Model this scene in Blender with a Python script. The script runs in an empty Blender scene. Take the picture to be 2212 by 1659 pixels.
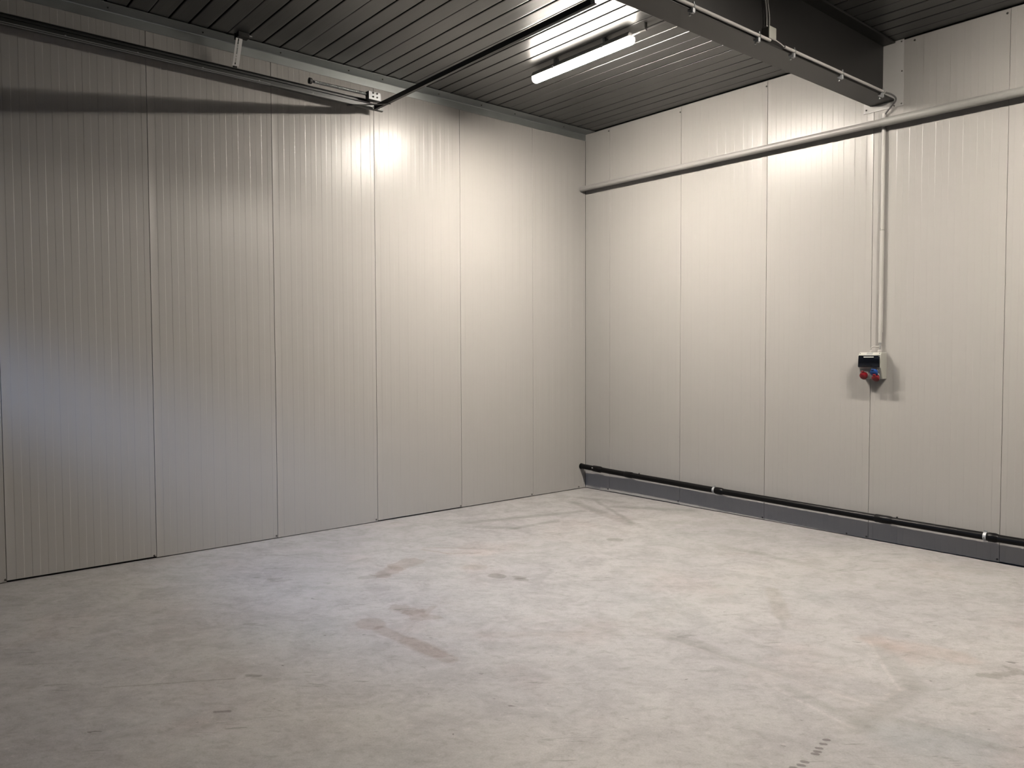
import bpy, bmesh, math, random
from mathutils import Vector, Matrix
random.seed(7)
S = bpy.context.scene
C = S.collection
PI = math.pi

# ------------------------------------------------------------------ camera
CAM = (6.41195154, -6.56064295, 1.60850611)
YAW, PIT, ROL, FPX = 2.44044784, -3.94765586e-02, -3.83851267e-03, 1654.05019
fw = Vector((math.cos(PIT)*math.cos(YAW), math.cos(PIT)*math.sin(YAW), math.sin(PIT)))
rt = Vector((math.sin(YAW), -math.cos(YAW), 0)); up = rt.cross(fw)
c_, s_ = math.cos(ROL), math.sin(ROL)
r2 = c_*rt + s_*up; u2 = -s_*rt + c_*up
cd = bpy.data.cameras.new('camera'); cam = bpy.data.objects.new('camera', cd); C.objects.link(cam)
cd.sensor_width = 36.0; cd.lens = FPX/2212*36.0; cd.clip_start = 0.05
cam.matrix_world = Matrix(((r2.x, u2.x, -fw.x, CAM[0]), (r2.y, u2.y, -fw.y, CAM[1]), (r2.z, u2.z, -fw.z, CAM[2]), (0, 0, 0, 1)))
S.camera = cam

# ------------------------------------------------------------------ world, exposure
LAMP = 2080.0         # radiance of the LED diffusers
SKY = 66.0           # overcast daylight outside the door windows
w = bpy.data.worlds.new('sky'); S.world = w; w.use_nodes = True
nt = w.node_tree; bg = nt.nodes['Background']
tc = nt.nodes.new('ShaderNodeTexCoord'); sx = nt.nodes.new('ShaderNodeSeparateXYZ')
cr = nt.nodes.new('ShaderNodeValToRGB'); mp = nt.nodes.new('ShaderNodeMath'); mp.operation = 'MULTIPLY_ADD'
mp.inputs[1].default_value = 0.5; mp.inputs[2].default_value = 0.5
nt.links.new(tc.outputs['Generated'], sx.inputs[0]); nt.links.new(sx.outputs['Z'], mp.inputs[0]); nt.links.new(mp.outputs[0], cr.inputs[0])
e = cr.color_ramp.elements
e[0].position = 0.60; e[0].color = (0.02, 0.021, 0.022, 1); e[1].position = 0.70; e[1].color = (0.42, 0.57, 1.0, 1)
nt.links.new(cr.outputs[0], bg.inputs[0]); bg.inputs[1].default_value = SKY
S.view_settings.view_transform = 'Standard'; S.view_settings.look = 'None'
S.view_settings.exposure = 0.0; S.view_settings.gamma = 1.0; S.view_settings.use_curve_mapping = False

# ------------------------------------------------------------------ helpers
def tag(o, label=None, cat=None, group=None, kind=None):
    if label: o['label'] = label
    if cat: o['category'] = cat
    if group: o['group'] = group
    if kind: o['kind'] = kind
    return o

def thing(name, label, cat, loc=(0, 0, 0), group=None):
    o = bpy.data.objects.new(name, None); C.objects.link(o); o.location = loc; o.empty_display_size = 0.05
    return tag(o, label, cat, group)

def worigin(o):
    v = Vector((0, 0, 0))
    while o is not None:
        v += o.location; o = o.parent
    return v

class MB:
    """collects shapes in world coordinates, then links them as ONE mesh object"""
    def __init__(self): self.v = []; self.f = []
    def add(self, vs, fs):
        n = len(self.v); self.v += [Vector(p) for p in vs]; self.f += [[i+n for i in f] for f in fs]; return self
    def box(self, a, b):
        x0, y0, z0 = [min(a[i], b[i]) for i in range(3)]; x1, y1, z1 = [max(a[i], b[i]) for i in range(3)]
        vs = [(x0,y0,z0),(x1,y0,z0),(x1,y1,z0),(x0,y1,z0),(x0,y0,z1),(x1,y0,z1),(x1,y1,z1),(x0,y1,z1)]
        return self.add(vs, [(0,3,2,1),(4,5,6,7),(0,1,5,4),(1,2,6,5),(2,3,7,6),(3,0,4,7)])
    def obox(self, c, ax, ay, az):
        c, ax, ay, az = map(Vector, (c, ax, ay, az))      # half axes
        vs = [c+i*ax+j*ay+k*az for k in (-1, 1) for (i, j) in ((-1,-1),(1,-1),(1,1),(-1,1))]
        return self.add(vs, [(0,3,2,1),(4,5,6,7),(0,1,5,4),(1,2,6,5),(2,3,7,6),(3,0,4,7)])
    def tube(self, pts, r, seg=16, cap=True):
        pts = [Vector(p) for p in pts]; n = len(pts)
        rs = r if isinstance(r, (list, tuple)) else [r]*n
        t0 = (pts[1]-pts[0]).normalized()
        a = t0.orthogonal().normalized()
        vs = []; prev = t0
        for i, p in enumerate(pts):
            if i == 0: t = t0
            elif i == n-1: t = (pts[i]-pts[i-1]).normalized()
            else: t = ((pts[i+1]-pts[i]).normalized()+(pts[i]-pts[i-1]).normalized()).normalized()
            if t.length < 1e-6: t = prev
            q = prev.rotation_difference(t); a = (q @ a); a = (a - a.dot(t)*t).normalized(); b = t.cross(a); prev = t
            vs += [p+rs[i]*(math.cos(2*PI*k/seg)*a+math.sin(2*PI*k/seg)*b) for k in range(seg)]
        fs = [(i*seg+k, i*seg+(k+1) % seg, (i+1)*seg+(k+1) % seg, (i+1)*seg+k) for i in range(n-1) for k in range(seg)]
        if cap: fs += [tuple(range(seg-1, -1, -1)), tuple((n-1)*seg+k for k in range(seg))]
        return self.add(vs, fs)
    def lathe(self, c, d, prof, seg=24):
        """prof: (distance along d, radius)"""
        c = Vector(c); d = Vector(d).normalized(); a = d.orthogonal().normalized(); b = d.cross(a); n = len(prof)
        vs = [c+h*d+r*(math.cos(2*PI*k/seg)*a+math.sin(2*PI*k/seg)*b) for h, r in prof for k in range(seg)]
        fs = [(i*seg+k, i*seg+(k+1) % seg, (i+1)*seg+(k+1) % seg, (i+1)*seg+k) for i in range(n-1) for k in range(seg)]
        fs += [tuple(range(seg-1, -1, -1)), tuple((n-1)*seg+k for k in range(seg))]
        return self.add(vs, fs)
    def prism(self, poly, d, cap=True):
        d = Vector(d); n = len(poly); vs = [Vector(p) for p in poly]+[Vector(p)+d for p in poly]
        fs = [(i, (i+1) % n, n+(i+1) % n, n+i) for i in range(n)]
        if cap: fs += [tuple(range(n-1, -1, -1)), tuple(range(n, 2*n))]
        return self.add(vs, fs)
    def build(self, name, m, parent=None, bevel=0.0, smooth=35, fix=True):
        me = bpy.data.meshes.new(name); o0 = worigin(parent) if parent else Vector((0, 0, 0))
        me.from_pydata([tuple(p-o0) for p in self.v], [], self.f); me.materials.append(m)
        if fix:
            bm = bmesh.new(); bm.from_mesh(me); bmesh.ops.recalc_face_normals(bm, faces=bm.faces); bm.to_mesh(me); bm.free()
        if smooth:
            me.polygons.foreach_set('use_smooth', [True]*len(me.polygons))
            me.set_sharp_from_angle(angle=math.radians(smooth))
        ob = bpy.data.objects.new(name, me); C.objects.link(ob)
        if parent: ob.parent = parent
        if bevel:
            b = ob.modifiers.new('bevel', 'BEVEL'); b.width = bevel; b.segments = 2; b.limit_method = 'ANGLE'; b.angle_limit = math.radians(40)
        me.update(); return ob

def copy_tree(o, parent=None):
    kids = list(o.children); c = o.copy(); C.objects.link(c); c.parent = parent
    for k in kids: copy_tree(k, c)
    return c

# ------------------------------------------------------------------ materials
K = 0.34    # overall reflectance of the room's surfaces
def mat(name, col, rough=0.5, metal=0.0, var=0.06, scale=6.0, bump=0.0, bscale=200.0, spec=0.5, coat=0.0, stretch=(1, 1, 1), rvar=0.0):
    col = tuple(K*c for c in col); spec *= 0.7
    m = bpy.data.materials.new(name); m.use_nodes = True; n = m.node_tree.nodes; L = m.node_tree.links
    p = n['Principled BSDF']; p.inputs['Roughness'].default_value = rough; p.inputs['Metallic'].default_value = metal
    p.inputs['Specular IOR Level'].default_value = spec; p.inputs['Coat Weight'].default_value = coat
    tc = n.new('ShaderNodeTexCoord'); mp = n.new('ShaderNodeMapping'); mp.inputs['Scale'].default_value = stretch
    no = n.new('ShaderNodeTexNoise'); no.inputs['Scale'].default_value = scale; no.inputs['Detail'].default_value = 4
    mr = n.new('ShaderNodeMapRange'); mr.inputs['To Min'].default_value = 1-var; mr.inputs['To Max'].default_value = 1+var
    mx = n.new('ShaderNodeMix'); mx.data_type = 'RGBA'; mx.blend_type = 'MULTIPLY'; mx.inputs['Factor'].default_value = 1
    mx.inputs[6].default_value = (*col, 1)
    L.new(tc.outputs['Object'], mp.inputs[0]); L.new(mp.outputs[0], no.inputs['Vector']); L.new(no.outputs['Fac'], mr.inputs['Value'])
    L.new(mr.outputs[0], mx.inputs[7]); L.new(mx.outputs[2], p.inputs['Base Color'])
    if rvar:
        rr = n.new('ShaderNodeMapRange'); rr.inputs['To Min'].default_value = rough-rvar; rr.inputs['To Max'].default_value = rough+rvar
        L.new(no.outputs['Fac'], rr.inputs['Value']); L.new(rr.outputs[0], p.inputs['Roughness'])
    if bump:
        nb = n.new('ShaderNodeTexNoise'); nb.inputs['Scale'].default_value = bscale; nb.inputs['Detail'].default_value = 2
        b = n.new('ShaderNodeBump'); b.inputs['Strength'].default_value = bump; b.inputs['Distance'].default_value = 0.001
        L.new(tc.outputs['Object'], nb.inputs['Vector']); L.new(nb.outputs['Fac'], b.inputs['Height']); L.new(b.outputs[0], p.inputs['Normal'])
    return m

M = {}
M['panel'] = mat('grey_white_coated_steel', (0.615, 0.595, 0.572), 0.31, 0, 0.008, 1.2, 0.08, 260, 0.34, stretch=(1, 1, 0.25))
M['front'] = mat('darkened_wall_coating', (0.16, 0.16, 0.16), 0.4)  # unseen front wall, coloured dark to cut bounced light
M['void'] = mat('dark_gap_behind_panels', (0.02, 0.018, 0.018), 0.8)
M['deck'] = mat('galvanised_roof_deck', (0.29, 0.295, 0.287), 0.36, 0.75, 0.24, 2.2, 0.06, 120, 0.5, stretch=(0.35, 3, 1), rvar=0.07)
M['galv'] = mat('galvanised_steel', (0.66, 0.70, 0.70), 0.42, 0.75, 0.14, 5, rvar=0.08)
M['galv_bright'] = mat('bright_zinc_plate', (0.80, 0.83, 0.85), 0.42, 0.35, 0.05, 30)
M['track'] = mat('galvanised_track_steel', (0.26, 0.27, 0.27), 0.36, 0.85, 0.1, 8)
M['dark_tube'] = mat('dark_grey_steel_profile', (0.045, 0.047, 0.05), 0.42, 0.2, 0.1, 10)
M['beam'] = mat('anthracite_beam_paint', (0.036, 0.035, 0.034), 0.42, 0, 0.06, 3, 0.1, 300)
M['black'] = mat('black_plastic_pipe', (0.006, 0.006, 0.0065), 0.34, 0, 0.1, 10, spec=0.16)
M['rubber'] = mat('black_rubber', (0.012, 0.012, 0.012), 0.6)
M['pvc'] = mat('grey_pvc', (0.50, 0.49, 0.475), 0.38, 0, 0.03, 5, 0.15, 300)
M['pvc_light'] = mat('grey_pvc_socket_length', (0.50, 0.50, 0.475), 0.45, 0, 0.05, 40, 0.3, 300)
M['white_plastic'] = mat('white_plastic_conduit', (0.74, 0.72, 0.69), 0.35, 0, 0.02, 10)
M['white_sheet'] = mat('white_painted_flashing', (0.86, 0.85, 0.83), 0.45, 0, 0.02, 4)
M['box_plastic'] = mat('light_grey_enclosure_plastic', (0.66, 0.66, 0.60), 0.4, 0, 0.02, 10)
M['box_dark'] = mat('mid_grey_enclosure_plastic', (0.42, 0.43, 0.42), 0.4, 0, 0.02, 10)
M['smoke'] = mat('smoked_window_plastic', (0.006, 0.008, 0.013), 0.12, 0, 0.05, 10, spec=0.5)
M['red'] = mat('red_socket_plastic', (0.30, 0.003, 0.012), 0.35, 0, 0.03, 20)
M['blue'] = mat('blue_socket_plastic', (0.012, 0.085, 0.36), 0.35, 0, 0.03, 20)
M['screw'] = mat('dark_steel_screw', (0.16, 0.15, 0.14), 0.4, 0.7, 0.1, 50)
M['cable'] = mat('light_grey_cable_sheath', (0.46, 0.45, 0.43), 0.5)
M['hose'] = mat('grey_flexible_sheath', (0.23, 0.23, 0.23), 0.5)
M['door'] = mat('darkened_door_steel', (0.10, 0.105, 0.11), 0.45)  # unseen door leaf, darkened so less light bounces back
M['label'] = mat('white_parts_and_reflection', (0.92, 0.92, 0.90), 0.4)  # white parts, and the painted lamp reflection on the socket box

m = bpy.data.materials.new('lit_led_diffuser'); m.use_nodes = True
p = m.node_tree.nodes['Principled BSDF']; p.inputs['Base Color'].default_value = (0.9, 0.9, 0.9, 1)
p.inputs['Emission Color'].default_value = (1.0, 0.905, 0.80, 1); 
# the diodes face down: the trough is brightest underneath and dimmer on its flanks
gn = m.node_tree.nodes.new('ShaderNodeNewGeometry'); sz = m.node_tree.nodes.new('ShaderNodeSeparateXYZ'); mr = m.node_tree.nodes.new('ShaderNodeMapRange')
mr.inputs['From Min'].default_value = 0.0; mr.inputs['From Max'].default_value = -1.0; mr.inputs['To Min'].default_value = 0.022*LAMP; mr.inputs['To Max'].default_value = LAMP
pw = m.node_tree.nodes.new('ShaderNodeMath'); pw.operation = 'POWER'; pw.inputs[1].default_value = 3.0; mr.inputs['From Min'].default_value = 0.0; mr.inputs['From Max'].default_value = 1.0
ng = m.node_tree.nodes.new('ShaderNodeMath'); ng.operation = 'MULTIPLY'; ng.inputs[1].default_value = -1.0; ng.use_clamp = True
m.node_tree.links.new(gn.outputs['Normal'], sz.inputs[0]); m.node_tree.links.new(sz.outputs['Z'], ng.inputs[0]); m.node_tree.links.new(ng.outputs[0], pw.inputs[0]); m.node_tree.links.new(pw.outputs[0], mr.inputs['Value']); m.node_tree.links.new(mr.outputs[0], p.inputs['Emission Strength'])
M['led'] = m
m = bpy.data.materials.new('clear_window_pane'); m.use_nodes = True
n = m.node_tree.nodes; L = m.node_tree.links; n.remove(n['Principled BSDF'])
tr = n.new('ShaderNodeBsdfTransparent'); tr.inputs[0].default_value = (0.92, 0.95, 0.95, 1); gl = n.new('ShaderNodeBsdfGlossy'); gl.inputs['Roughness'].default_value = 0.05
fr = n.new('ShaderNodeFresnel'); mx = n.new('ShaderNodeMixShader'); L.new(fr.outputs[0], mx.inputs[0]); L.new(tr.outputs[0], mx.inputs[1]); L.new(gl.outputs[0], mx.inputs[2])
L.new(mx.outputs[0], n['Material Output'].inputs[0]); M['glass'] = m

# concrete floor: cloudy trowelled noise plus the stains, drag marks and pale joints that lie on it
def concrete(x0, x1, y0, y1):
    """one bay of the slab: the same concrete everywhere, with the marks that reach into this bay"""
    m = bpy.data.materials.new('trowelled_concrete'); m.use_nodes = True; n = m.node_tree.nodes; L = m.node_tree.links
    p = n['Principled BSDF']
    tc = n.new('ShaderNodeTexCoord'); P = tc.outputs['Object']
    def noise(scale, detail=5, rough=0.6, st=None, dist=0.0, off=(0, 0, 0)):
        v = P
        if st or off != (0, 0, 0):
            mp = n.new('ShaderNodeMapping'); mp.vector_type = 'TEXTURE'
            mp.inputs['Rotation'].default_value = (0, 0, st[0] if st else 0); mp.inputs['Scale'].default_value = (st[1], st[2], 1) if st else (1, 1, 1)
            mp.inputs['Location'].default_value = off; L.new(P, mp.inputs[0]); v = mp.outputs[0]
        t = n.new('ShaderNodeTexNoise'); t.inputs['Scale'].default_value = scale; t.inputs['Detail'].default_value = detail
        t.inputs['Roughness'].default_value = rough; t.inputs['Distortion'].default_value = dist; L.new(v, t.inputs['Vector']); return t
    def math_(op, a, b=None, c=None, clamp=False):
        q = n.new('ShaderNodeMath'); q.operation = op; q.use_clamp = clamp
        for i, x in enumerate((a, b, c)):
            if x is None: continue
            if isinstance(x, (int, float)): q.inputs[i].default_value = x
            else: L.new(x, q.inputs[i])
        return q.outputs[0]
    def rng(x, a, b, c, d, smooth=True):
        q = n.new('ShaderNodeMapRange'); q.interpolation_type = 'SMOOTHSTEP' if smooth else 'LINEAR'
        for i, y in enumerate((a, b, c, d)): q.inputs[i+1].default_value = y
        L.new(x, q.inputs[0]); return q.outputs[0]
    def mix(fac, a, b, mode='MIX'):
        q = n.new('ShaderNodeMix'); q.data_type = 'RGBA'; q.blend_type = mode
        if isinstance(fac, float): q.inputs[0].default_value = fac
        else: L.new(fac, q.inputs[0])
        for i, x in ((6, a), (7, b)):
            if isinstance(x, tuple): q.inputs[i].default_value = (*x, 1)
            else: L.new(x, q.inputs[i])
        return q.outputs[2]
    big = noise(0.75, 4, 0.55); mid = noise(4.2, 8, 0.75, (0.87, 1.15, 0.95), 0.5); fine = noise(21, 8, 0.76, (0.80, 1.3, 0.9), 0.4)
    grain = noise(130, 2, 0.5)
    col = mix(rng(big.outputs['Fac'], 0.3, 0.7, 0, 1), (0.507, 0.493, 0.496), (0.580, 0.562, 0.554))
    col = mix(rng(mid.outputs['Fac'], 0.42, 0.64, 0.0, 0.62), col, mix(1.0, col, (0.80, 0.79, 0.785), 'MULTIPLY'))
    col = mix(rng(fine.outputs['Fac'], 0.48, 0.66, 0.0, 0.85), col, mix(1.0, col, (0.78, 0.765, 0.75), 'MULTIPLY'))
    col = mix(rng(fine.outputs['Fac'], 0.30, 0.45, 0.7, 0.0), col, (0.68, 0.655, 0.63))
    pink = noise(1.1, 4, 0.6, off=(11, 3, 0))
    col = mix(rng(pink.outputs['Fac'], 0.52, 0.68, 0.0, 0.5), col, mix(1.0, col, (1.0, 0.925, 0.90), 'MULTIPLY'))
    grn = noise(0.9, 4, 0.6, off=(-7, 9, 0))
    col = mix(rng(grn.outputs['Fac'], 0.54, 0.70, 0.0, 0.5), col, mix(1.0, col, (0.93, 0.97, 0.96), 'MULTIPLY'))
    # scattered hairline scuffs and dark flecks
    sc = noise(7.0, 4, 0.55, (0.95, 2.6, 0.40), 1.6, (3, 5, 0))
    msk = noise(1.3, 3, 0.5, off=(1, -4, 0))
    scf = math_('MULTIPLY', rng(sc.outputs['Fac'], 0.625, 0.67, 0, 1), rng(msk.outputs['Fac'], 0.5, 0.62, 0, 0.6))
    col = mix(scf, col, (0.23, 0.215, 0.20))
    fl = noise(22, 2, 0.5, (0.6, 1.8, 0.7), 0.8, (7, 1, 0))
    col = mix(rng(fl.outputs['Fac'], 0.745, 0.765, 0, 0.7), col, (0.12, 0.11, 0.10))
    g = rng(grain.outputs['Fac'], 0.25, 0.75, 0.93, 1.07)
    col = mix(1.0, col, g, 'MULTIPLY')
    # ragged coordinates for the marks
    nv = noise(7, 4, 0.6); sub = n.new('ShaderNodeVectorMath'); sub.operation = 'SUBTRACT'; sub.inputs[1].default_value = (0.5, 0.5, 0.5); L.new(nv.outputs['Color'], sub.inputs[0])
    def warped(amt):
        sc = n.new('ShaderNodeVectorMath'); sc.operation = 'MULTIPLY'; sc.inputs[1].default_value = (amt, amt, 0); L.new(sub.outputs[0], sc.inputs[0])
        ad = n.new('ShaderNodeVectorMath'); L.new(P, ad.inputs[0]); L.new(sc.outputs[0], ad.inputs[1]); return ad.outputs[0]
    W = {0.02: warped(0.02), 0.06: warped(0.06), 0.25: warped(0.25)}
    def mark(a, b, r, soft, colr, op, wp=0.06):
        nonlocal col
        mg = r+soft+wp*0.5+0.02
        if max(a[0], b[0])+mg < x0 or min(a[0], b[0])-mg > x1 or max(a[1], b[1])+mg < y0 or min(a[1], b[1])-mg > y1: return
        a = Vector((*a, 0)); b = Vector((*b, 0)); ba = b-a
        # (the marks are chained one after another: a vanishing share of the colour so far keeps the shader stack small)
        ch = n.new('ShaderNodeVectorMath'); ch.operation = 'MULTIPLY_ADD'; L.new(col, ch.inputs[0]); ch.inputs[1].default_value = (1e-7, 1e-7, 0); L.new(W[wp], ch.inputs[2])
        pa = n.new('ShaderNodeVectorMath'); pa.operation = 'SUBTRACT'; L.new(ch.outputs[0], pa.inputs[0]); pa.inputs[1].default_value = a
        if ba.length > 1e-4:
            dt = n.new('ShaderNodeVectorMath'); dt.operation = 'DOT_PRODUCT'; L.new(pa.outputs[0], dt.inputs[0]); dt.inputs[1].default_value = ba/ba.length_squared
            h = math_('ADD', dt.outputs['Value'], 0.0, clamp=True)
            sc = n.new('ShaderNodeVectorMath'); sc.operation = 'SCALE'; sc.inputs[0].default_value = ba; L.new(h, sc.inputs['Scale'])
            sb = n.new('ShaderNodeVectorMath'); sb.operation = 'SUBTRACT'; L.new(pa.outputs[0], sb.inputs[0]); L.new(sc.outputs[0], sb.inputs[1]); v = sb.outputs[0]
        else: v = pa.outputs[0]
        op = op*0.85; ln = n.new('ShaderNodeVectorMath'); ln.operation = 'LENGTH'; L.new(v, ln.inputs[0])
        f = rng(ln.outputs['Value'], r-soft, r+soft, op, 0.0)
        col = mix(f, col, mix(1.0, col, colr, 'MULTIPLY'))
    RB = (0.76, 0.68, 0.64); DK = (0.55, 0.52, 0.50); GR = (0.80, 0.80, 0.78); LT = (1.14, 1.13, 1.12)
    mark((2.40, -4.30), (2.43, -4.30), 0.085, 0.012, RB, 0.85); mark((2.52, -4.305), (3.16, -4.25), 0.045, 0.012, RB, 0.75); mark((2.80, -4.28), (3.05, -4.26), 0.06, 0.012, RB, 0.6)
    mark((2.129, -3.109), (2.16, -3.10), 0.055, 0.01, DK, 0.9, 0.02); mark((2.25, -3.018), (2.30, -3.0), 0.028, 0.01, DK, 0.9, 0.02); mark((2.30, -3.039), (2.35, -3.02), 0.030, 0.01, DK, 0.9, 0.02)
    mark((1.84, -3.104), (1.88, -3.07), 0.07, 0.015, RB, 0.6); mark((1.948, -1.667), (1.99, -1.64), 0.05, 0.012, DK, 0.8, 0.02)
    mark((1.55, -3.86), (1.60, -3.70), 0.04, 0.01, DK, 0.6); mark((1.58, -3.70), (1.50, -3.58), 0.09, 0.012, RB, 0.8, 0.25); mark((1.48, -3.52), (1.38, -3.33), 0.085, 0.012, RB, 0.8, 0.25)
    mark((2.24, -4.05), (2.42, -3.98), 0.05, 0.01, RB, 0.7, 0.25); mark((2.40, -4.0), (2.55, -3.97), 0.06, 0.01, RB, 0.7, 0.25); mark((2.5, -3.97), (2.40, -3.85), 0.025, 0.01, RB, 0.7)
    mark((1.156, -3.098), (1.394, -3.01), 0.018, 0.008, RB, 0.8); mark((1.394, -3.01), (1.56, -2.81), 0.014, 0.008, RB, 0.7); mark((1.42, -2.95), (1.55, -2.78), 0.10, 0.03, (1.1, 1.06, 1.03), 0.7); mark((1.12, -3.05), (1.40, -2.75), 0.016, 0.008, RB, 0.7)
    mark((3.55, -3.14), (4.44, -3.10), 0.035, 0.03, GR, 0.8); mark((3.62, -3.16), (4.85, -3.10), 0.010, 0.008, LT, 0.8, 0.02)
    mark((3.75, -3.10), (3.95, -3.09), 0.05, 0.03, GR, 0.8); mark((4.46, -3.27), (4.89, -3.37), 0.010, 0.008, LT, 0.9, 0.02); mark((4.48, -3.22), (4.95, -3.31), 0.03, 0.02, GR, 0.9)
    mark((4.90, -3.35), (4.90, -2.72), 0.055, 0.03, GR, 0.9); mark((4.85, -3.0), (4.86, -2.80), 0.014, 0.008, LT, 0.9, 0.02)
    mark((4.477, -2.33), (4.698, -2.638), 0.010, 0.007, LT, 0.9, 0.02); mark((4.698, -2.638), (4.86, -2.843), 0.010, 0.007, LT, 0.9, 0.02); mark((4.55, -2.36), (4.88, -2.75), 0.055, 0.03, GR, 0.8)
    mark((4.30, -2.95), (4.69, -2.66), 0.008, 0.006, LT, 0.8, 0.02); mark((4.50, -2.29), (4.90, -2.20), 0.09, 0.05, (0.93, 0.83, 0.78), 0.7, 0.25); mark((4.56, -2.32), (4.76, -2.40), 0.07, 0.05, (0.9, 0.8, 0.76), 0.6, 0.25)
    mark((3.62, -1.90), (3.95, -2.33), 0.05, 0.02, (0.83, 0.80, 0.75), 0.8); mark((3.95, -2.36), (4.08, -2.50), 0.02, 0.01, GR, 0.8)
    for x, y in ((4.861, -3.557), (4.87, -3.60), (4.875, -3.645), (4.884, -3.676), (4.886, -3.70), (4.89, -3.787), (4.895, -3.82), (4.885, -3.86)):
        mark((x, y), (x+0.012, y+0.008), 0.010, 0.003, (0.25, 0.24, 0.23), 0.9, 0.02)
    mark((2.70, -1.18), (3.05, -1.11), 0.05, 0.03, GR, 0.9); mark((3.0, -1.12), (3.68, -1.18), 0.035, 0.025, GR, 0.8); mark((2.95, -1.15), (2.72, -1.55), 0.03, 0.02, GR, 0.6)
    mark((5.08, -2.34), (5.13, -2.17), 0.04, 0.012, DK, 0.7, 0.25); mark((5.15, -2.30), (5.4, -2.1), 0.16, 0.06, GR, 0.6, 0.25)
    mark((4.99, -3.155), (5.43, -3.06), 0.035, 0.025, GR, 0.9); mark((5.0, -3.10), (5.43, -3.03), 0.010, 0.007, LT, 0.8, 0.02)
    mark((5.10, -3.27), (5.25, -3.15), 0.16, 0.10, (0.86, 0.91, 0.93), 0.9, 0.25)
    mark((2.347, -5.723), (2.655, -5.203), 0.006, 0.004, DK, 0.7, 0.02); mark((2.66, -5.14), (2.70, -5.09), 0.014, 0.007, (0.4, 0.38, 0.37), 0.8); mark((2.70, -5.11), (2.81, -5.06), 0.022, 0.012, GR, 0.9)
    mark((2.95, -5.39), (2.98, -5.36), 0.012, 0.005, (0.35, 0.33, 0.32), 0.8); mark((1.147, -4.369), (1.17, -4.34), 0.03, 0.012, DK, 0.7, 0.25); mark((1.20, -4.42), (1.25, -4.28), 0.015, 0.01, DK, 0.6)
    mark((0.55, -0.75), (1.10, -0.90), 0.05, 0.04, (0.64, 0.64, 0.62), 0.9); mark((1.05, -0.91), (1.68, -1.09), 0.06, 0.035, DK, 0.5); mark((0.65, -0.50), (1.65, -1.05), 0.025, 0.02, (0.64, 0.64, 0.62), 0.9); mark((0.4, -0.5), (0.9, -0.35), 0.05, 0.04, (0.64, 0.64, 0.62), 0.8)
    mark((0.80, -0.95), (1.72, -0.98), 0.008, 0.006, LT, 1.0, 0.02); mark((1.0, -0.6), (1.64, -0.15), 0.06, 0.04, (0.64, 0.64, 0.62), 0.8); mark((0.587, -2.257), (0.94, -1.03), 0.045, 0.03, (0.64, 0.64, 0.62), 0.9); mark((0.80, -2.246), (1.07, -2.03), 0.05, 0.03, (0.64, 0.64, 0.62), 0.9); mark((1.07, -2.03), (1.1, -1.55), 0.035, 0.025, (0.64, 0.64, 0.62), 0.8)
    mark((3.0, -3.9), (3.35, -3.45), 0.045, 0.03, RB, 0.4); mark((2.9, -3.4), (3.5, -3.3), 0.03, 0.02, GR, 0.6)
    col = mix(1.0, col, (K, K, K), 'MULTIPLY')
    L.new(col, p.inputs['Base Color'])
    L.new(rng(mid.outputs['Fac'], 0.3, 0.7, 0.52, 0.68), p.inputs['Roughness']); p.inputs['Specular IOR Level'].default_value = 0.35
    b = n.new('ShaderNodeBump'); b.inputs['Strength'].default_value = 0.12; b.inputs['Distance'].default_value = 0.003; L.new(fine.outputs['Fac'], b.inputs['Height']); L.new(b.outputs[0], p.inputs['Normal'])
    return m

# ------------------------------------------------------------------ setting
RX, FY = 13.4, -7.2            # right wall, front wall
def cz(x): return 4.193-0.006*x   # underside of the roof deck

gx = [-0.12, 0.8, 1.6, 2.4, 3.2, 4.0, 4.8, 5.6, RX+0.12]; gy = [0.12, -0.8, -1.6, -2.4, -3.2, -4.0, -4.8, -5.6, FY-0.12]
fb = MB(); fm = []
fb.add([(x, y, 0) for x in gx for y in gy], [(i*len(gy)+j, i*len(gy)+j+1, (i+1)*len(gy)+j+1, (i+1)*len(gy)+j) for i in range(len(gx)-1) for j in range(len(gy)-1)])
x0, x1, y1, y0 = gx[0], gx[-1], gy[0], gy[-1]
fb.add([(x0, y0, 0), (x1, y0, 0), (x1, y1, 0), (x0, y1, 0), (x0, y0, -0.15), (x1, y0, -0.15), (x1, y1, -0.15), (x0, y1, -0.15)], [(0, 1, 5, 4), (1, 2, 6, 5), (2, 3, 7, 6), (3, 0, 4, 7), (7, 6, 5, 4)])
bays = [(gx[i], gx[i+1], gy[j+1], gy[j]) for i in range(len(gx)-1) for j in range(len(gy)-1)]
fl = fb.build('floor', concrete(*bays[0]), smooth=0, fix=False)
for q in bays[1:]: fl.data.materials.append(concrete(*q))
for k, pl_ in enumerate(fl.data.polygons):
    if k < len(bays): pl_.material_index = k
if fl.data.polygons[0].normal.z < 0: fl.data.flip_normals()
tag(fl, kind='structure')

def panel_profile(w, groove=True):
    """(s, depth) along one 1 m panel: joint grooves at the ends, shallow micro ribs between"""
    pts = [(0.0, 0.007), (0.0018, 0.007), (0.0018, 0.0008), (0.0028, 0.0), (0.0038, 0.0)]
    d = 0.0; k = 0
    for k in range(1, 20):
        s = 0.05*k-0.012
        if s+0.01 > w-0.008: break
        nd = 0.0008 if d == 0.0 else 0.0
        pts.append((s-0.001, d))
        for j in range(5):
            t = j/4; pts.append((s+0.0045*t, d+(nd-d)*(0.5-0.5*math.cos(PI*t))))
        pts.append((s+0.0055, nd))
        d = nd
    if d: pts += [(w-0.010, d), (w-0.006, 0.0)]
    pts += [(w-0.0038, 0.0), (w-0.0028, 0.0), (w-0.0018, 0.0008), (w-0.0018, 0.007), (w, 0.007)]
    return pts

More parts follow.
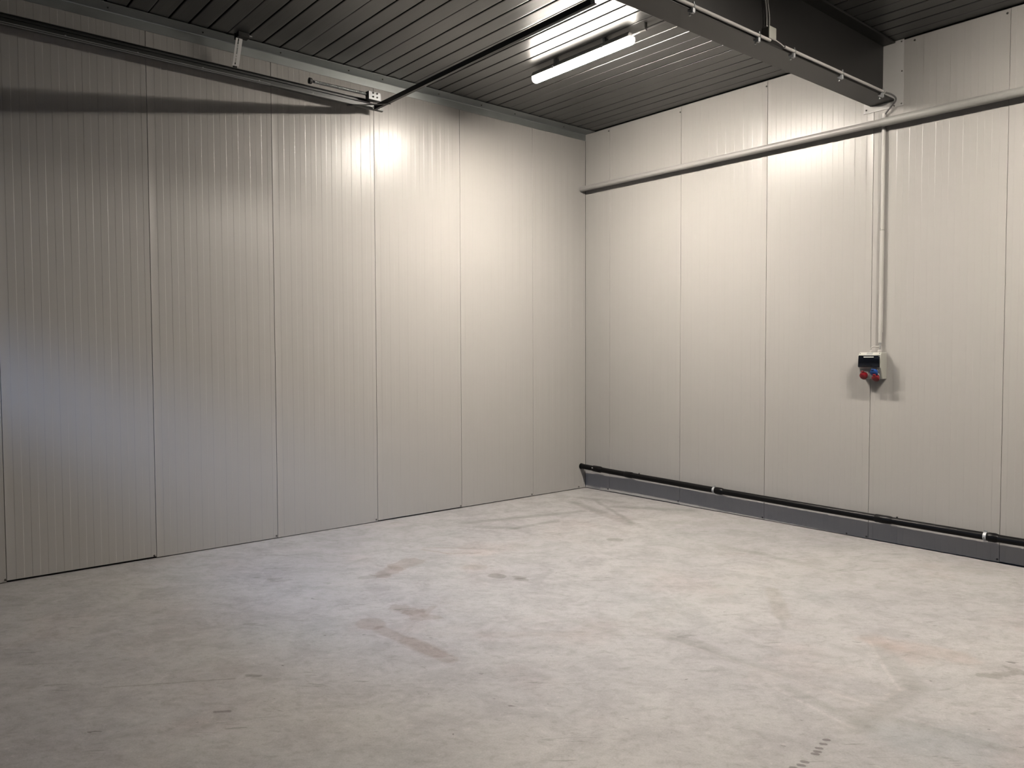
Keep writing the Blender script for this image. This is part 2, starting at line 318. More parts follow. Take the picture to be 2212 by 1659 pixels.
def panel_wall(name, joints, bottoms, top, place):
    mb = MB(); vs = []; fs = []
    for i in range(len(joints)-1):
        a, b = joints[i], joints[i+1]; z0 = bottoms[i % len(bottoms)]
        pr = panel_profile(b-a); n0 = len(vs)
        for s, d in pr:
            vs.append(place(a+s, d, z0)); vs.append(place(a+s, d, top(a+s)))
        for j in range(len(pr)-1):
            fs.append((n0+2*j, n0+2*j+2, n0+2*j+3, n0+2*j+1))
        # returned bottom edge
        n1 = len(vs)
        for s, d in (pr[3], pr[-4]):
            vs.append(place(a+s, 0, z0)); vs.append(place(a+s, 0.03, z0))
        fs.append((n1, n1+1, n1+3, n1+2))
    mb.add(vs, fs)
    return mb

LJ = [0.0]+[j for j in (0.8392+i for i in range(8)) if j < -FY]+[-FY]
lb = [0.008, 0.008, 0.011, 0.009, 0.007, 0.008, 0.013, 0.006, 0.008]
lb = [0.008, 0.009, 0.013, 0.006, 0.007, 0.016, 0.006, 0.008, 0.008]
wl = panel_wall('wall_left', LJ, lb, lambda s: 4.18, lambda s, d, z: (-d, -s, z)).build('wall_left', M['panel'], fix=False, smooth=25)
tag(wl, kind='structure')
BJ = [0.0]+[0.3893+i for i in range(14)]; BJ = [j for j in BJ if j < RX]+[RX]
bb = [0.008, 0.011, 0.007, 0.006, 0.007, 0.012, 0.006, 0.009]
wb = panel_wall('wall_back', BJ, bb, lambda s: cz(s)-0.012, lambda s, d, z: (s, d, z)).build('wall_back', M['panel'], fix=False, smooth=25)
tag(wb, kind='structure')
# dark core behind the sheets closes the gaps at floor and roof
MB().box((-0.03, FY-0.02, 0), (-0.12, 0.12, 4.6)).build('core', M['void'], wl, smooth=0)
MB().box((-0.03, 0.03, 0), (RX+0.12, 0.12, 4.6)).build('core', M['void'], wb, smooth=0)
def wscrew(p, d, parent, r=0.008):
    MB().lathe(p, d, [(0, r), (0.002, r), (0.0035, r*0.62), (0.008, r*0.58), (0.009, r*0.3)], 10).build('screw', M['screw'], parent)
for y in (-5.845, -4.856, -3.852, -2.857, -1.854, -0.861, -0.114): wscrew((0, y, 0.024), (1, 0, 0), wl)
for x, z in ((0.372, 4.144), (1.376, 4.115), (2.375, 4.115), (3.708, 4.131), (4.367, 4.124), (0.362, 0.033), (1.371, 0.036), (2.372, 0.024), (3.2, 0.016), (3.375, 0.02), (4.375, 0.026)):
    wscrew((x, 0, z), (0, -1, 0), wb)

# roof deck: parallel ribs with narrow re-entrant gaps, running along x
pr = [(0.0, 0.0)]
k = 0; yk = 0.276-0.1476
while True:
    kk = k-1; thin = (kk % 4 == 3)
    y = 0.276+0.1476*kk
    if y > 0.1-FY-0.2: break
    hw = 0.002 if thin else 0.0068
    ch = 0.007 if thin else 0.005
    pr += [(y-hw-ch-0.002, 0.0), (y-hw-ch, 0.0), (y-hw-ch*0.3, 0.0014), (y-hw, 0.0052), (y-hw-0.008, 0.036), (y+hw+0.008, 0.036), (y+hw, 0.0052), (y+hw+ch*0.3, 0.0014), (y+hw+ch, 0.0), (y+hw+ch+0.002, 0.0)]
    for q in (0.045, 0.1):
        pr += [(y+q-0.001, 0.0), (y+q, 0.0), (y+q+0.003, 0.0005), (y+q+0.006, 0.0), (y+q+0.007, 0.0)]
    k += 1
pr.append((0.1-FY, 0.0))
vs = []; fs = []
for s, d in pr:
    vs.append((-0.02, -s, cz(-0.02)+d)); vs.append((RX+0.02, -s, cz(RX+0.02)+d))
for j in range(len(pr)-1): fs.append((2*j, 2*j+1, 2*j+3, 2*j+2))
ce = MB().add(vs, fs).build('ceiling', M['deck'], fix=False, smooth=28); tag(ce, kind='structure')
ce.data.materials.append(M['void'])          # dark material on the faces inside the gaps
for pl_ in ce.data.polygons:
    if min(ce.data.vertices[i].co.z-cz(ce.data.vertices[i].co.x) for i in pl_.vertices) > 0.005: pl_.material_index = 1
MB().box((-0.12, FY-0.12, 4.24), (RX+0.12, 0.12, 4.6)).build('core', M['void'], ce, smooth=0)

# front wall with a sectional door (behind the camera), right wall
fwb = MB().box((0, FY, 0), (0.15, FY-0.1, 4.3)).box((3.0, FY, 0), (RX, FY-0.1, 4.3)).box((0.15, FY, 3.55), (3.0, FY-0.1, 4.3))
tag(fwb.build('wall_front', M['front'], smooth=0), kind='structure')
tag(MB().box((RX, FY-0.1, 0), (RX+0.1, 0.1, 4.3)).build('wall_right', M['panel'], smooth=0), kind='structure')
dr = bpy.data.objects.new('door_1', None); C.objects.link(dr); dr.location = (1.575, FY-0.05, 0); tag(dr, kind='structure')
wx = [(0.30, 0.90), (0.98, 1.58), (1.66, 2.26), (2.34, 2.94)]; WZ0, WZ1 = 1.80, 2.40
db = MB().box((0.15, FY-0.03, 0), (3.0, FY-0.07, WZ0)).box((0.15, FY-0.03, WZ1), (3.0, FY-0.07, 3.55))
xs = [0.15]+[v for a in wx for v in a]+[3.0]
for i in range(0, len(xs), 2): db.box((xs[i], FY-0.03, WZ0), (xs[i+1], FY-0.07, WZ1))
db.build('door_leaf', M['door'], dr, smooth=0)
for a, b in wx:
    MB().box((a, FY-0.048, WZ0), (b, FY-0.052, WZ1)).build('pane', M['glass'], dr, smooth=0)
    ld = bpy.data.lights.new('window_portal', 'AREA'); ld.shape = 'RECTANGLE'; ld.size = b-a; ld.size_y = WZ1-WZ0; ld.cycles.is_portal = True
    lo = bpy.data.objects.new('window_portal', ld); C.objects.link(lo); lo.location = ((a+b)/2, FY-0.075, (WZ0+WZ1)/2); lo.rotation_euler = (PI/2, 0, 0)

# ------------------------------------------------------------------ trims
t1 = MB().add([(0.001, 0, 4.108), (0.001, FY, 4.108), (0.004, FY, 4.108), (0.004, 0, 4.108), (0.004, 0, 4.176), (0.004, FY, 4.176), (0.010, 0, 4.181), (0.010, FY, 4.181),
               (0.158, 0, 4.1835), (0.158, FY, 4.1835), (0.158, 0, 4.186), (0.158, FY, 4.186), (0.001, 0, 4.186), (0.001, FY, 4.186)],
              [(0, 1, 2, 3), (3, 2, 5, 4), (4, 5, 7, 6), (6, 7, 9, 8), (8, 9, 11, 10), (10, 11, 13, 12), (12, 13, 1, 0)]).build('trim_1', M['galv'], smooth=25)
tag(t1, kind='structure')
for y in (-0.429, -1.157, -1.612, -2.146, -2.785, -3.136, -3.78, -4.427, -5.114): wscrew((0.078, y, 4.1825), (0, 0, -1), t1, 0.0075)
# white flashing around the beam end: a plate right of it and a strip under it
t2 = MB().box((3.560, -0.0015, 3.632), (3.627, -0.006, cz(3.6)-0.004)).box((3.461, -0.0012, 3.684), (3.562, -0.006, 4.168)).box((3.303, -0.0015, 3.632), (3.561, -0.006, 3.683)).box((3.303, -0.0012, 3.682), (3.356, -0.006, 3.72))
t2 = t2.build('trim_2', M['white_sheet'], smooth=0); tag(t2, kind='structure')
for x, z in ((3.608, 4.15), (3.614, 3.91), (3.614, 3.648), (3.556, 3.642), (3.325, 3.660)): wscrew((x, -0.006, z), (0, -1, 0), t2, 0.006)

# ------------------------------------------------------------------ steel beam
def zb(y): return 3.684+0.012*y       # underside of the bottom flange, falls slightly towards the camera
BL = FY+0.02
bt = thing('steel_beam', 'anthracite steel I-beam under the roof deck running into the right-hand wall', 'beam', (3.456, -3.9, 3.6))
def slab(x0, x1, f0, f1, ya=-0.007, yb=BL):
    mb = MB(); vs = [(x, y, f(y)) for y in (ya, yb) for x, f in ((x0, f0), (x1, f0), (x1, f1), (x0, f1))]
    return mb.add(vs, [(0, 1, 2, 3), (7, 6, 5, 4), (0, 4, 5, 1), (1, 5, 6, 2), (2, 6, 7, 3), (3, 7, 4, 0)])
slab(3.357, 3.557, zb, lambda y: zb(y)+0.016).build('bottom_flange', M['beam'], bt, bevel=0.002)
slab(3.451, 3.461, lambda y: zb(y)+0.0155, lambda y: 4.1525).build('web', M['beam'], bt, smooth=0)
slab(3.357, 3.557, lambda y: 4.152, lambda y: 4.168).build('top_flange', M['beam'], bt, bevel=0.002)

# ------------------------------------------------------------------ LED batten lights
def batten(x0, label):
    L_ = 1.165; yc = -1.86
    t = thing('batten_light', label, 'light', (x0+L_/2, yc, 4.18), 'LED battens under the roof deck')
    # diffuser: rounded trough, closed ends slightly domed
    def sec(sc):
        pts = []
        for i in range(17):
            a = PI*i/16; cx, sz = math.cos(a), math.sin(a)
            pts.append((0.040*sc*math.copysign(abs(cx)**0.75, cx), -0.052*sc*abs(sz)**0.75))
        return pts
    mb = MB(); vs = []; fs = []; rows = [(0.0, 0.55), (0.006, 0.85), (0.016, 1.0), (L_-0.016, 1.0), (L_-0.006, 0.85), (L_, 0.55)]
    for dx, sc in rows:
        for a, b in sec(sc): vs.append((x0+dx, yc+a, 4.104+b))
    nn = 17
    for i in range(len(rows)-1):
        for j in range(nn-1): fs.append((i*nn+j, i*nn+j+1, (i+1)*nn+j+1, (i+1)*nn+j))
        fs.append((i*nn+nn-1, i*nn, (i+1)*nn, (i+1)*nn+nn-1))
    fs += [tuple(range(nn)), tuple(range((len(rows)-1)*nn+nn-1, (len(rows)-1)*nn-1, -1))]
    mb.add(vs, fs).build('diffuser', M['led'], t, smooth=60)
    MB().prism([(x0+0.012, yc-0.044, 4.104), (x0+0.012, yc-0.042, 4.118), (x0+0.012, yc-0.030, 4.142), (x0+0.012, yc+0.030, 4.142), (x0+0.012, yc+0.042, 4.118), (x0+0.012, yc+0.044, 4.104)], (L_-0.024, 0, 0)).build('housing', M['pvc'], t, bevel=0.002)
    for q in (0.25, 0.75):
        x = x0+q*L_
        MB().box((x-0.012, yc-0.022, 4.141), (x+0.012, yc+0.022, cz(x)-0.0005)).build('mounting_clip', M['galv'], t)
        for sd in (-1, 1): MB().box((x-0.010, yc+sd*0.0475, 4.098), (x+0.010, yc+sd*0.0435, 4.124)).build('latch', M['galv_bright'], t)
    return t
batten(1.172, 'lit LED batten light fixed under the dark roof deck left of the beam')
batten(5.05, 'lit LED batten light under the roof deck right of the beam, beyond the picture edge')

# conduit from the lamp to the beam
t = thing('conduit', 'short light grey conduit leading from the lit batten lamp to the beam', 'conduit', (2.34, -1.845, 4.125))
MB().tube([(2.325, -1.845, 4.128), (2.46, -1.845, 4.130), (3.449, -1.845, 4.130)], 0.0095, 14).build('tube', M['pvc'], t)
MB().tube([(2.448, -1.845, 4.130), (2.464, -1.845, 4.130)], 0.0135, 14).box((2.450, -1.858, 4.130), (2.462, -1.832, cz(2.45)-0.0005)).build('clip', M['pvc'], t, bevel=0.001)

# ------------------------------------------------------------------ conduits on the beam flange
def zc(y): return 3.706+0.0135*y
XC = 3.5735
t = thing('conduit', 'white conduit along the beam flange, left of the junction box', 'conduit', (XC, -1.92, zc(-1.92)), 'white conduits on the beam flange')
MB().tube([(XC, -1.912, zc(-1.912)), (XC, -4.5, zc(-4.5)), (XC, FY+0.05, zc(FY))], 0.0100, 16).build('tube', M['white_plastic'], t)
t = thing('conduit', 'white conduit along the beam flange, between junction box and back wall', 'conduit', (XC, -0.23, zc(-0.23)), 'white conduits on the beam flange')
MB().tube([(XC, -1.735, zc(-1.735)), (XC, -0.95, zc(-0.95)), (XC, -0.225, zc(-0.225))], 0.0100, 16).build('tube', M['white_plastic'], t)

def clamp(y, label):
    t = thing('conduit_clamp', label, 'clamp', (3.557, y, zb(y)), 'conduit clamps on the beam flange')
    z = zb(y)
    # jaw gripping the flange edge, from below and above
    MB().prism([(3.536, y-0.011, z-0.0005), (3.536, y-0.011, z-0.007), (3.566, y-0.011, z-0.024), (3.576, y-0.011, z-0.020), (3.576, y-0.011, zc(y)-0.0108), (3.5585, y-0.011, zc(y)-0.0108), (3.5585, y-0.011, z-0.0005)], (0, 0.022, 0)).build('jaw', M['galv_bright'], t, bevel=0.001)
    MB().tube([(XC, y-0.006, zc(y)), (XC, y+0.006, zc(y))], 0.0125, 16).box((XC-0.004, y-0.005, zc(y)+0.010), (XC+0.004, y+0.005, zc(y)+0.026)).build('saddle', M['galv'], t, bevel=0.001)
    MB().tube([(3.546, y, z-0.004), (3.546, y, z-0.026)], 0.004, 8).tube([(3.546, y, z-0.026), (3.546, y, z-0.031)], 0.007, 6).build('screw', M['galv'], t)
clamp(-0.25, 'conduit clamp on the beam flange nearest the back wall')
clamp(-0.92, 'conduit clamp on the beam flange, second from the back wall')
clamp(-1.605, 'conduit clamp on the beam flange just right of the junction box')
clamp(-2.04, 'conduit clamp on the beam flange just left of the junction box')
clamp(-2.74, 'conduit clamp on the beam flange at the top edge of the picture')

# junction box on the web
t = thing('junction_box', 'small beige junction box on the dark beam web with two cables above', 'junction box', (3.4615, -1.79, 3.735))
MB().box((3.4615, -1.832, 3.737), (3.508, -1.748, 3.817)).build('body', M['box_plastic'], t, bevel=0.004)
MB().box((3.508, -1.834, 3.735), (3.521, -1.746, 3.819)).build('lid', M['box_plastic'], t, bevel=0.004)
for y in (-1.815, -1.785): MB().lathe((3.488, y, 3.816), (0, 0, 1), [(0, 0.009), (0.010, 0.009), (0.014, 0.006)], 12).build('cable_gland', M['white_plastic'], t)
def cable(name, label, pts, r, m, cat='cable'):
    # smooth the path with a Catmull-Rom pass
    P = [Vector(p) for p in pts]; Q = [2*P[0]-P[1]]+P+[2*P[-1]-P[-2]]; out = []
    for i in range(1, len(Q)-2):
        for j in range(8):
            u = j/8; a, b, c, d = Q[i-1:i+3]
            out.append(0.5*((2*b)+(-a+c)*u+(2*a-5*b+4*c-d)*u*u+(-a+3*b-3*c+d)*u**3))
    out.append(P[-1])
    o = MB().tube(out, r, 12).build(name, m, smooth=60)
    ctr = P[0].copy(); o.data.transform(Matrix.Translation(-ctr)); o.location = ctr
    return tag(o, label, cat)
cable('cable', 'left grey cable rising from the junction box up the beam web', [(3.488, -1.815, 3.831), (3.487, -1.818, 3.92), (3.482, -1.835, 4.04), (3.472, -1.85, 4.151)], 0.0055, M['cable'])
cable('cable', 'right grey cable leaning over from the junction box up the web', [(3.488, -1.785, 3.831), (3.492, -1.792, 3.90), (3.490, -1.815, 4.01), (3.484, -1.832, 4.151)], 0.0055, M['cable'])
cable('cable', 'short pale cable dropping from the junction box into the right-hand conduit', [(3.500, -1.815, 3.737), (3.530, -1.850, 3.712), (3.562, -1.845, 3.705), (XC, -1.79, 3.692), (XC, -1.74, zc(-1.74))], 0.0042, M['white_plastic'])
cable('flexible_sheath', 'grey cable sheath curving from the beam end down to the wall conduit', [(XC, -0.222, zc(-0.222)), (3.580, -0.13, 3.708), (3.588, -0.062, 3.694), (3.585, -0.046, 3.672), (3.560, -0.034, 3.648), (3.522, -0.028, 3.618), (3.495, -0.022, 3.592), (3.480, -0.0185, 3.570)], 0.0068, M['hose'])

# ------------------------------------------------------------------ conduit down the back wall
t = thing('wall_conduit', 'white conduit running down the back wall to the socket box', 'conduit', (3.478, -0.018, 1.69))
MB().tube([(3.480, -0.0185, 3.595), (3.480, -0.0185, 2.636)], 0.0155, 20).build('upper_tube', M['white_plastic'], t)
MB().tube([(3.479, -0.0188, 2.628), (3.478, -0.0188, 1.776)], 0.0175, 20).build('lower_tube', M['white_plastic'], t)
MB().tube([(3.479, -0.0185, 2.650), (3.479, -0.0185, 2.626)], 0.0150, 20).build('joint', M['cable'], t)
MB().tube([(3.477, -0.0188, 1.790), (3.476, -0.0188, 1.690)], 0.0140, 18).build('end_sleeve', M['white_plastic'], t)

# ------------------------------------------------------------------ socket box
X0, X1 = 3.341, 3.527
t = thing('socket_box', 'light grey socket box with smoked window and red and blue sockets', 'socket box', ((X0+X1)/2, 0, 1.385))
prof = [(0, -0.0015, 1.385), (0, -0.0015, 1.608), (0, -0.100, 1.608), (0, -0.118, 1.588), (0, -0.118, 1.480), (0, -0.108, 1.472), (0, -0.080, 1.385)]
MB().prism([(X0, y, z) for _, y, z in prof], (X1-X0, 0, 0)).build('housing', M['box_plastic'], t, bevel=0.004)
MB().prism([(X0+0.008, -0.1085, 1.471), (X0+0.008, -0.0825, 1.390), (X0+0.008, -0.086, 1.389), (X0+0.008, -0.112, 1.4705)], (X1-X0-0.016, 0, 0)).build('socket_plate', M['box_dark'], t, bevel=0.001)
# smoked hinged window, bulging at the bottom
wc = MB().prism([(X0+0.004, -0.1175, 1.583), (X0+0.004, -0.124, 1.583), (X0+0.004, -0.131, 1.575), (X0+0.004, -0.138, 1.492), (X0+0.004, -0.133, 1.483), (X0+0.004, -0.1175, 1.483)], (X1-X0-0.010, 0, 0)).build('window_cover', M['smoke'], t, bevel=0.003)
MB().tube([(X0+0.040, -0.1375, 1.494), (X0+0.048, -0.1425, 1.500), (X0+0.115, -0.1425, 1.500), (X0+0.123, -0.1375, 1.494)], 0.003, 8).build('lift_handle', M['smoke'], wc)
MB().box((X0+0.050, -0.1330, 1.5655), (X0+0.134, -0.1315, 1.574)).build('painted_reflection', M['label'], wc)  # lamp's reflection on the smoked cover, painted in as a white bar
# top edge: name plate and two screws
MB().obox((X0+0.092, -0.1105, 1.5985), (0.025, 0, 0), (0, -0.0066, -0.0074), (0, -0.0008, 0.0007)).build('name_plate', M['box_dark'], t)
for x in (X0+0.012, X0+0.172): MB().lathe((x, -0.110, 1.599), (0, -0.74, 0.67), [(0, 0.004), (0.0015, 0.004)], 10).build('screw', M['screw'], t)
def socket(c, d, r, m, name, flange):
    d = Vector(d).normalized(); c = Vector(c)
    o = MB().lathe(c, d, [(0, r*0.78), (0.022, r*0.80), (0.023, r*0.98), (0.028, r*1.0), (0.036, r*0.99), (0.041, r*0.80), (0.043, r*0.35)], 28).build(name, m, t, smooth=40)
    upv = Vector((0, 0, 1)); sd = Vector((1, 0, 0)); u = d.cross(sd).normalized()
    if u.z < 0: u = -u
    # hinge tab above the lid
    MB().obox(c+d*0.031+u*(r*1.08), sd*0.011, u*0.012, d*0.005).build('hinge', m, o, bevel=0.002)
    MB().obox(c+d*0.0015, sd*flange, u*flange, d*0.004).build('flange', M['label'], o, bevel=0.003)
socket((3.388, -0.092, 1.423), (-0.06, -0.90, -0.42), 0.0325, M['red'], 'red_socket', 0.031)
socket((3.477, -0.104, 1.455), (0.0, -0.62, -0.55), 0.0310, M['blue'], 'blue_socket', 0.026)
socket((3.484, -0.088, 1.410), (0.0, -0.66, -0.55), 0.0310, M['red'], 'red_socket', 0.026)
for x, r, h in ((3.411, 0.011, 0.016), (3.487, 0.015, 0.020)):
    MB().lathe((x, -0.05, 1.6065), (0, 0, 1), [(0, r), (h*0.5, r), (h*0.55, r*1.05), (h, r*0.95), (h+0.004, r*0.55)], 12).build('cable_gland', M['white_plastic'], t, smooth=25)
cable('cable', 'thin white cable looping over the top of the socket box', [(3.411, -0.05, 1.626), (3.415, -0.049, 1.645), (3.432, -0.044, 1.657), (3.458, -0.034, 1.657), (3.472, -0.024, 1.662), (3.476, -0.0188, 1.690)], 0.0042, M['white_plastic'])
cable('cable', 'dark grey cable from the wall conduit into the socket box gland', [(3.487, -0.05, 1.630), (3.486, -0.042, 1.648), (3.481, -0.026, 1.668), (3.478, -0.0188, 1.689)], 0.006, M['hose'])

# ------------------------------------------------------------------ grey PVC pipe along the back wall
def zp(x): return 3.536-0.0078*x
YP = -0.075
t = thing('waste_pipe', 'round grey PVC pipe crossing the upper back wall below the beam end', 'pipe', (0.03, YP, zp(0.03)))
MB().tube([(0.002, YP, zp(0.002)), (1.7, YP, zp(1.7)), (3.50, YP, zp(3.50))], 0.030, 28).build('pipe_length', M['pvc'], t)
MB().tube([(3.488, YP, zp(3.488)), (3.489, YP, zp(3.489)), (3.494, YP, zp(3.494)), (6, YP, zp(6)), (RX-0.002, YP, zp(RX))], [0.030, 0.0335, 0.0345, 0.0345, 0.0345], 28).build('pipe_length', M['pvc_light'], t)
for x in (0.9, 2.55, 4.75):
    MB().tube([(x, -0.0015, zp(x)), (x, -0.046, zp(x))], 0.006, 8).build('wall_stud', M['galv'], t)

# ------------------------------------------------------------------ black drain pipe along the foot of the back wall
kn = [(0.0, 0.268), (0.65, 0.250), (1.9, 0.2275), (2.66, 0.217), (3.5, 0.208), (4.6, 0.199), (RX, 0.160)]
def yd(x): return -0.075+0.014*min(1.0, max(0.0, x-0.15)/0.6)
def zd(x):
    for (a, p), (b, q) in zip(kn, kn[1:]):
        if x <= b: return p+(q-p)*(x-a)/(b-a)
t = thing('drain_pipe', 'black plastic drain pipe along the foot of the back wall', 'pipe', (0.03, yd(0.03), zd(0.03)))
xs = [0.002, 0.3, 0.65, 1.2, 1.9, 2.7, 3.5, 4.6, 7, RX-0.002]
MB().tube([(x, yd(x), zd(x)) for x in xs], 0.0300, 28).build('pipe_length', M['black'], t)
for x0, x1, r in ((0.20, 0.335, 0.0365), (0.685, 0.80, 0.0345), (1.885, 1.975, 0.0355), (3.478, 3.62, 0.0345), (4.332, 4.40, 0.0355)):
    MB().tube([(x0, yd(x0), zd(x0)), (x0+0.004, yd(x0+0.004), zd(x0+0.004)), (x1-0.018, yd(x1-0.018), zd(x1-0.018)), (x1, yd(x1), zd(x1))], [r-0.002, r, r, 0.0302], 28).build('coupling', M['black'], t)
for x in (0.885, 3.655):
    MB().tube([(x, yd(x), zd(x)+0.028), (x, yd(x), zd(x)+0.040)], 0.007, 10).build('test_nipple', M['black'], t)
MB().tube([(0.212, yd(0.2)-0.0365, zd(0.21)+0.012), (0.228, yd(0.2)-0.0365, zd(0.22)+0.011)], 0.004, 8).build('marking_dot', M['label'], t)
MB().tube([(0.002, yd(0), zd(0)), (0.012, yd(0), zd(0))], 0.0345, 28).build('wall_rosette', M['black'], t)
def pclamp(x, label):
    t = thing('pipe_clamp', label, 'clamp', (x, yd(x), zd(x)), 'pipe clamps on the black drain pipe')
    seg = 32; vs = []; fs = []
    for i in range(seg):
        a = 2*PI*i/seg
        for r, dx in ((0.0308, -0.011), (0.0333, -0.011), (0.0333, 0.011), (0.0308, 0.011)): vs.append((x+dx, yd(x)+r*math.cos(a), zd(x)+r*math.sin(a)))
    for i in range(seg):
        j = (i+1) % seg
        for q in range(4): fs.append((i*4+q, j*4+q, j*4+(q+1) % 4, i*4+(q+1) % 4))
    MB().add(vs, fs).build('ring', M['galv_bright'], t)
    MB().box((x-0.010, yd(x)-0.004, zd(x)+0.0325), (x+0.010, yd(x)+0.004, zd(x)+0.046)).build('lug', M['galv'], t, bevel=0.001)
    MB().tube([(x, yd(x)+0.0325, zd(x)), (x, -0.0015, zd(x))], 0.005, 8).build('stud', M['galv'], t)
    MB().lathe((x, yd(x)-0.0328, zd(x)-0.006), (0, -1, 0), [(0, 0.004), (0.0015, 0.0035)], 8).build('screw', M['rubber'], t)
pclamp(1.868, 'shiny metal pipe clamp on the black drain pipe nearer the room corner')
pclamp(4.312, 'shiny metal pipe clamp on the black drain pipe near the right edge')

# ------------------------------------------------------------------ overhead door track on the left wall
t = thing('door_track', 'galvanised overhead door track running along the upper left wall', 'door track', (0.12, -5.4, 3.87))
Y0, Y1 = -2.815, FY+0.1
# C-shaped rail: web on the wall side, curled lips towards the room
rail = [(0.098, 3.921), (0.118, 3.921), (0.118, 3.918), (0.101, 3.918), (0.101, 3.872), (0.108, 3.865), (0.124, 3.865), (0.133, 3.869), (0.137, 3.877), (0.1395, 3.877), (0.1365, 3.866), (0.126, 3.8615), (0.106, 3.8615), (0.098, 3.870)]
MB().prism([(x, Y0, z) for x, z in rail], (0, Y1-Y0, 0)).build('rail', M['track'], t, smooth=25)
ang = [(0.0975, 3.945), (0.0945, 3.945), (0.0945, 3.905), (0.0975, 3.905), (0.0975, 3.9415), (0.125, 3.9415), (0.125, 3.945)]
MB().prism([(x, -2.93, z) for x, z in ang], (0, Y1+2.93, 0)).build('support_angle', M['track'], t, smooth=25)
for x, z, r in ((0.1325, 3.8655, 0.0022), (0.1395, 3.8765, 0.0020)):  # bright tubes added to paint in the lamplight along the rail lips
    MB().tube([(x, -3.90, z), (x, -5.5, z), (x, Y1, z)], r, 8).build('lip_highlight', M['galv_bright'], t, smooth=60)
for y in (-3.50, -3.98, -4.44, -4.92, -5.40): MB().lathe((0.101, y, 3.893), (1, 0, 0), [(0, 0.006), (0.002, 0.006), (0.004, 0.003)], 10).build('rivet', M['galv_bright'], t)
MB().box((0.104, -2.820, 3.868), (0.108, -2.90, 3.905)).build('end_plate', M['label'], t, bevel=0.001)

t = thing('cross_bar', 'dark steel cross bar under the roof, from left wall track towards the beam', 'bar', (1.5, -2.905, 3.857))
cb = [(-2.921, 3.857), (-2.921, 3.897), (-2.9185, 3.8995), (-2.893, 3.8995), (-2.893, 3.897), (-2.9165, 3.897), (-2.918, 3.895), (-2.918, 3.861), (-2.9165, 3.8595), (-2.893, 3.8595), (-2.893, 3.857)]
MB().prism([(0.15, y, z) for y, z in cb], (2.78, 0, 0)).build('channel', M['dark_tube'], t, smooth=25)
for x in (0.30, 2.90): MB().box((x-0.012, -2.9175, 3.862), (x+0.012, -2.894, 3.8965)).build('stiffener', M['dark_tube'], t)
MB().box((2.905, -2.927, 3.861), (2.929, -2.9212, cz(2.92)-0.0008)).build('end_hanger', M['galv'], t, bevel=0.001)
# flat diagonal brace between rail and bar
tb = MB().obox((0.245, -3.03, 3.8545), (0.150, 0.137, 0), (-0.009, 0.010, 0), (0, 0, 0.0018)).build('corner_brace', M['dark_tube'], None)
ctr = Vector((0.245, -3.03, 3.8545)); tb.data.transform(Matrix.Translation(-ctr)); tb.location = ctr
tag(tb, 'flat dark diagonal brace between the door track end and the cross bar', 'brace')

# spring bumper above the track end
t = thing('spring_bumper', 'coil spring bumper with black cap above the door track end', 'bumper', (0.17, -2.95, 3.93))
A0, A1 = Vector((0.170, -3.555, 3.969)), Vector((0.170, -3.000, 3.974)); ax = (A1-A0).normalized()
MB().tube([A0, A1], 0.0075, 12).build('rod', M['dark_tube'], t)
hx = []; N = 62
for i in range(N*10+1):
    a = 2*PI*i/10; q = A0+ax*0.03+(A1-A0-ax*0.05)*(i/(N*10))
    hx.append(q+0.0110*(Vector((1, 0, 0))*math.cos(a)+Vector((0, 0, 1))*math.sin(a)))
MB().tube(hx, 0.0036, 6).build('spring', M['galv'], t, smooth=60)
MB().lathe(A0-ax*0.016, ax, [(0, 0.018), (0.003, 0.026), (0.022, 0.026), (0.030, 0.020), (0.034, 0.012)], 20).build('end_cap', M['rubber'], t, smooth=40)
MB().lathe(A1-ax*0.03, ax, [(0, 0.011), (0.012, 0.012), (0.02, 0.022), (0.03, 0.024)], 16).build('collar', M['rubber'], t, smooth=40)
pl = MB().box((0.196, -3.002, 3.926), (0.200, -2.878, 3.998)).build('mounting_plate', M['galv_bright'], t, bevel=0.003)
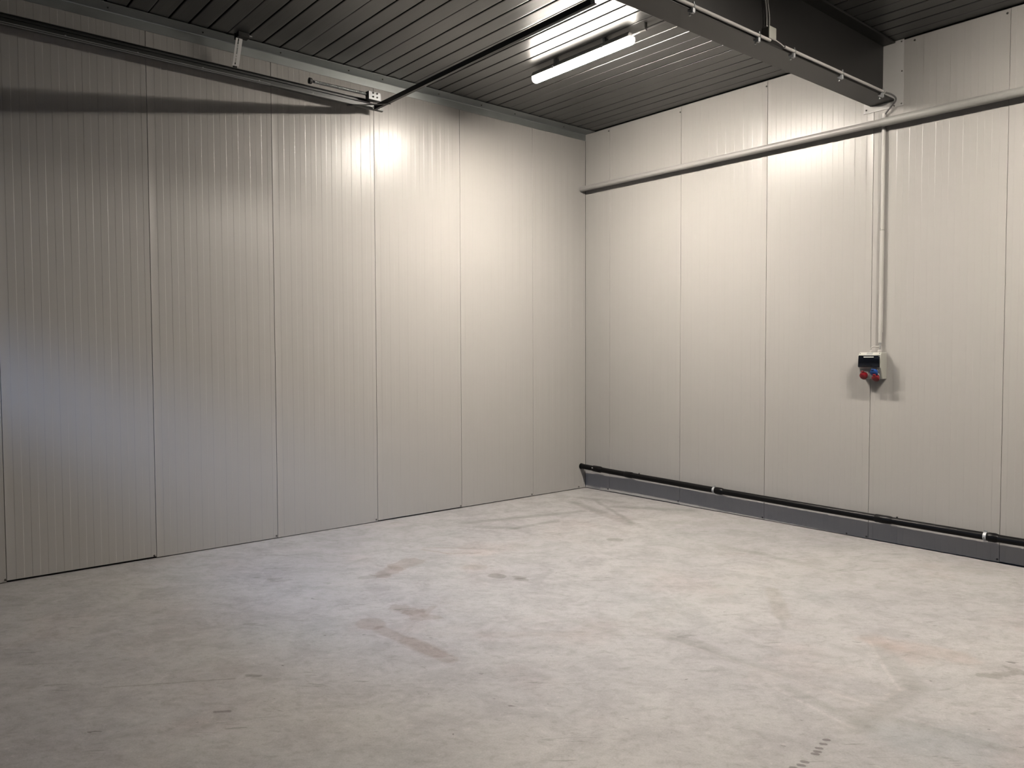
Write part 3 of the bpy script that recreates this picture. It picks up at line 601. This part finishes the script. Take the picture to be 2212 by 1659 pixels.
for y in (-2.957, -2.917):
    for z in (3.986, 3.952):
        MB().lathe((0.2, y, z), (1, 0, 0), [(0, 0.0085), (0.005, 0.0085), (0.0052, 0.005), (0.012, 0.005)], 8).build('bolt', M['screw'], pl)
MB().box((0.140, -3.002, 3.926), (0.1965, -2.998, 3.998)).box((0.140, -3.002, 3.926), (0.1965, -2.878, 3.929)).box((0.128, -2.99, 3.9455), (0.150, -2.89, 3.9285)).build('bracket', M['dark_tube'], t)

# hanger strip between roof and track
t = thing('track_hanger', 'pale slotted steel hanger strip between roof deck and door track', 'hanger', (0.23, -4.19, 4.185))
lo, hi = Vector((0.128, -4.193, 3.957)), Vector((0.226, -4.193, 4.160)); ex = (hi-lo); Ln = ex.length; ex.normalize()
# local frame: length ex, width along y, normal n
ey = Vector((0, -1, 0)); nn = ex.cross(ey).normalized()
if nn.x < 0: nn = -nn
wcol = [(-0.028, -0.004), (-0.004, 0.006), (0.006, 0.022)]
rows = [(0, 0.012, 0), (0.012, 0.062, 1), (0.062, 0.072, 0), (0.072, 0.080, 1), (0.080, 0.092, 0), (0.092, 0.142, 1), (0.142, 0.152, 0), (0.152, 0.160, 1), (0.160, 0.170, 0), (0.170, 0.213, 1), (0.213, Ln, 0)]
mb = MB()
for a, b, slot in rows:
    for i, (p, q) in enumerate(wcol):
        if slot and i == 1: continue
        mb.obox(lo+ex*((a+b)/2)+ey*((p+q)/2), ex*((b-a)/2), ey*((q-p)/2), nn*0.0013)
mb.obox(lo+ex*(Ln/2)-ey*0.0293-nn*0.008, ex*(Ln/2), ey*0.0013, nn*0.0085)
mb.build('slotted_strip', M['label'], t)
MB().box((0.112, -4.176, 3.9455), (0.130, -4.205, 3.985)).build('foot', M['rubber'], t, bevel=0.001)
MB().box((0.206, -4.165, 4.135), (0.216, -4.225, 4.187)).box((0.206, -4.125, 4.150), (0.275, -4.215, 4.1875)).build('roof_bracket', M['rubber'], t, bevel=0.002)
MB().tube([(0.255, -4.128, 4.176), (0.255, -4.098, 4.176)], 0.005, 8).build('bolt', M['galv_bright'], t)
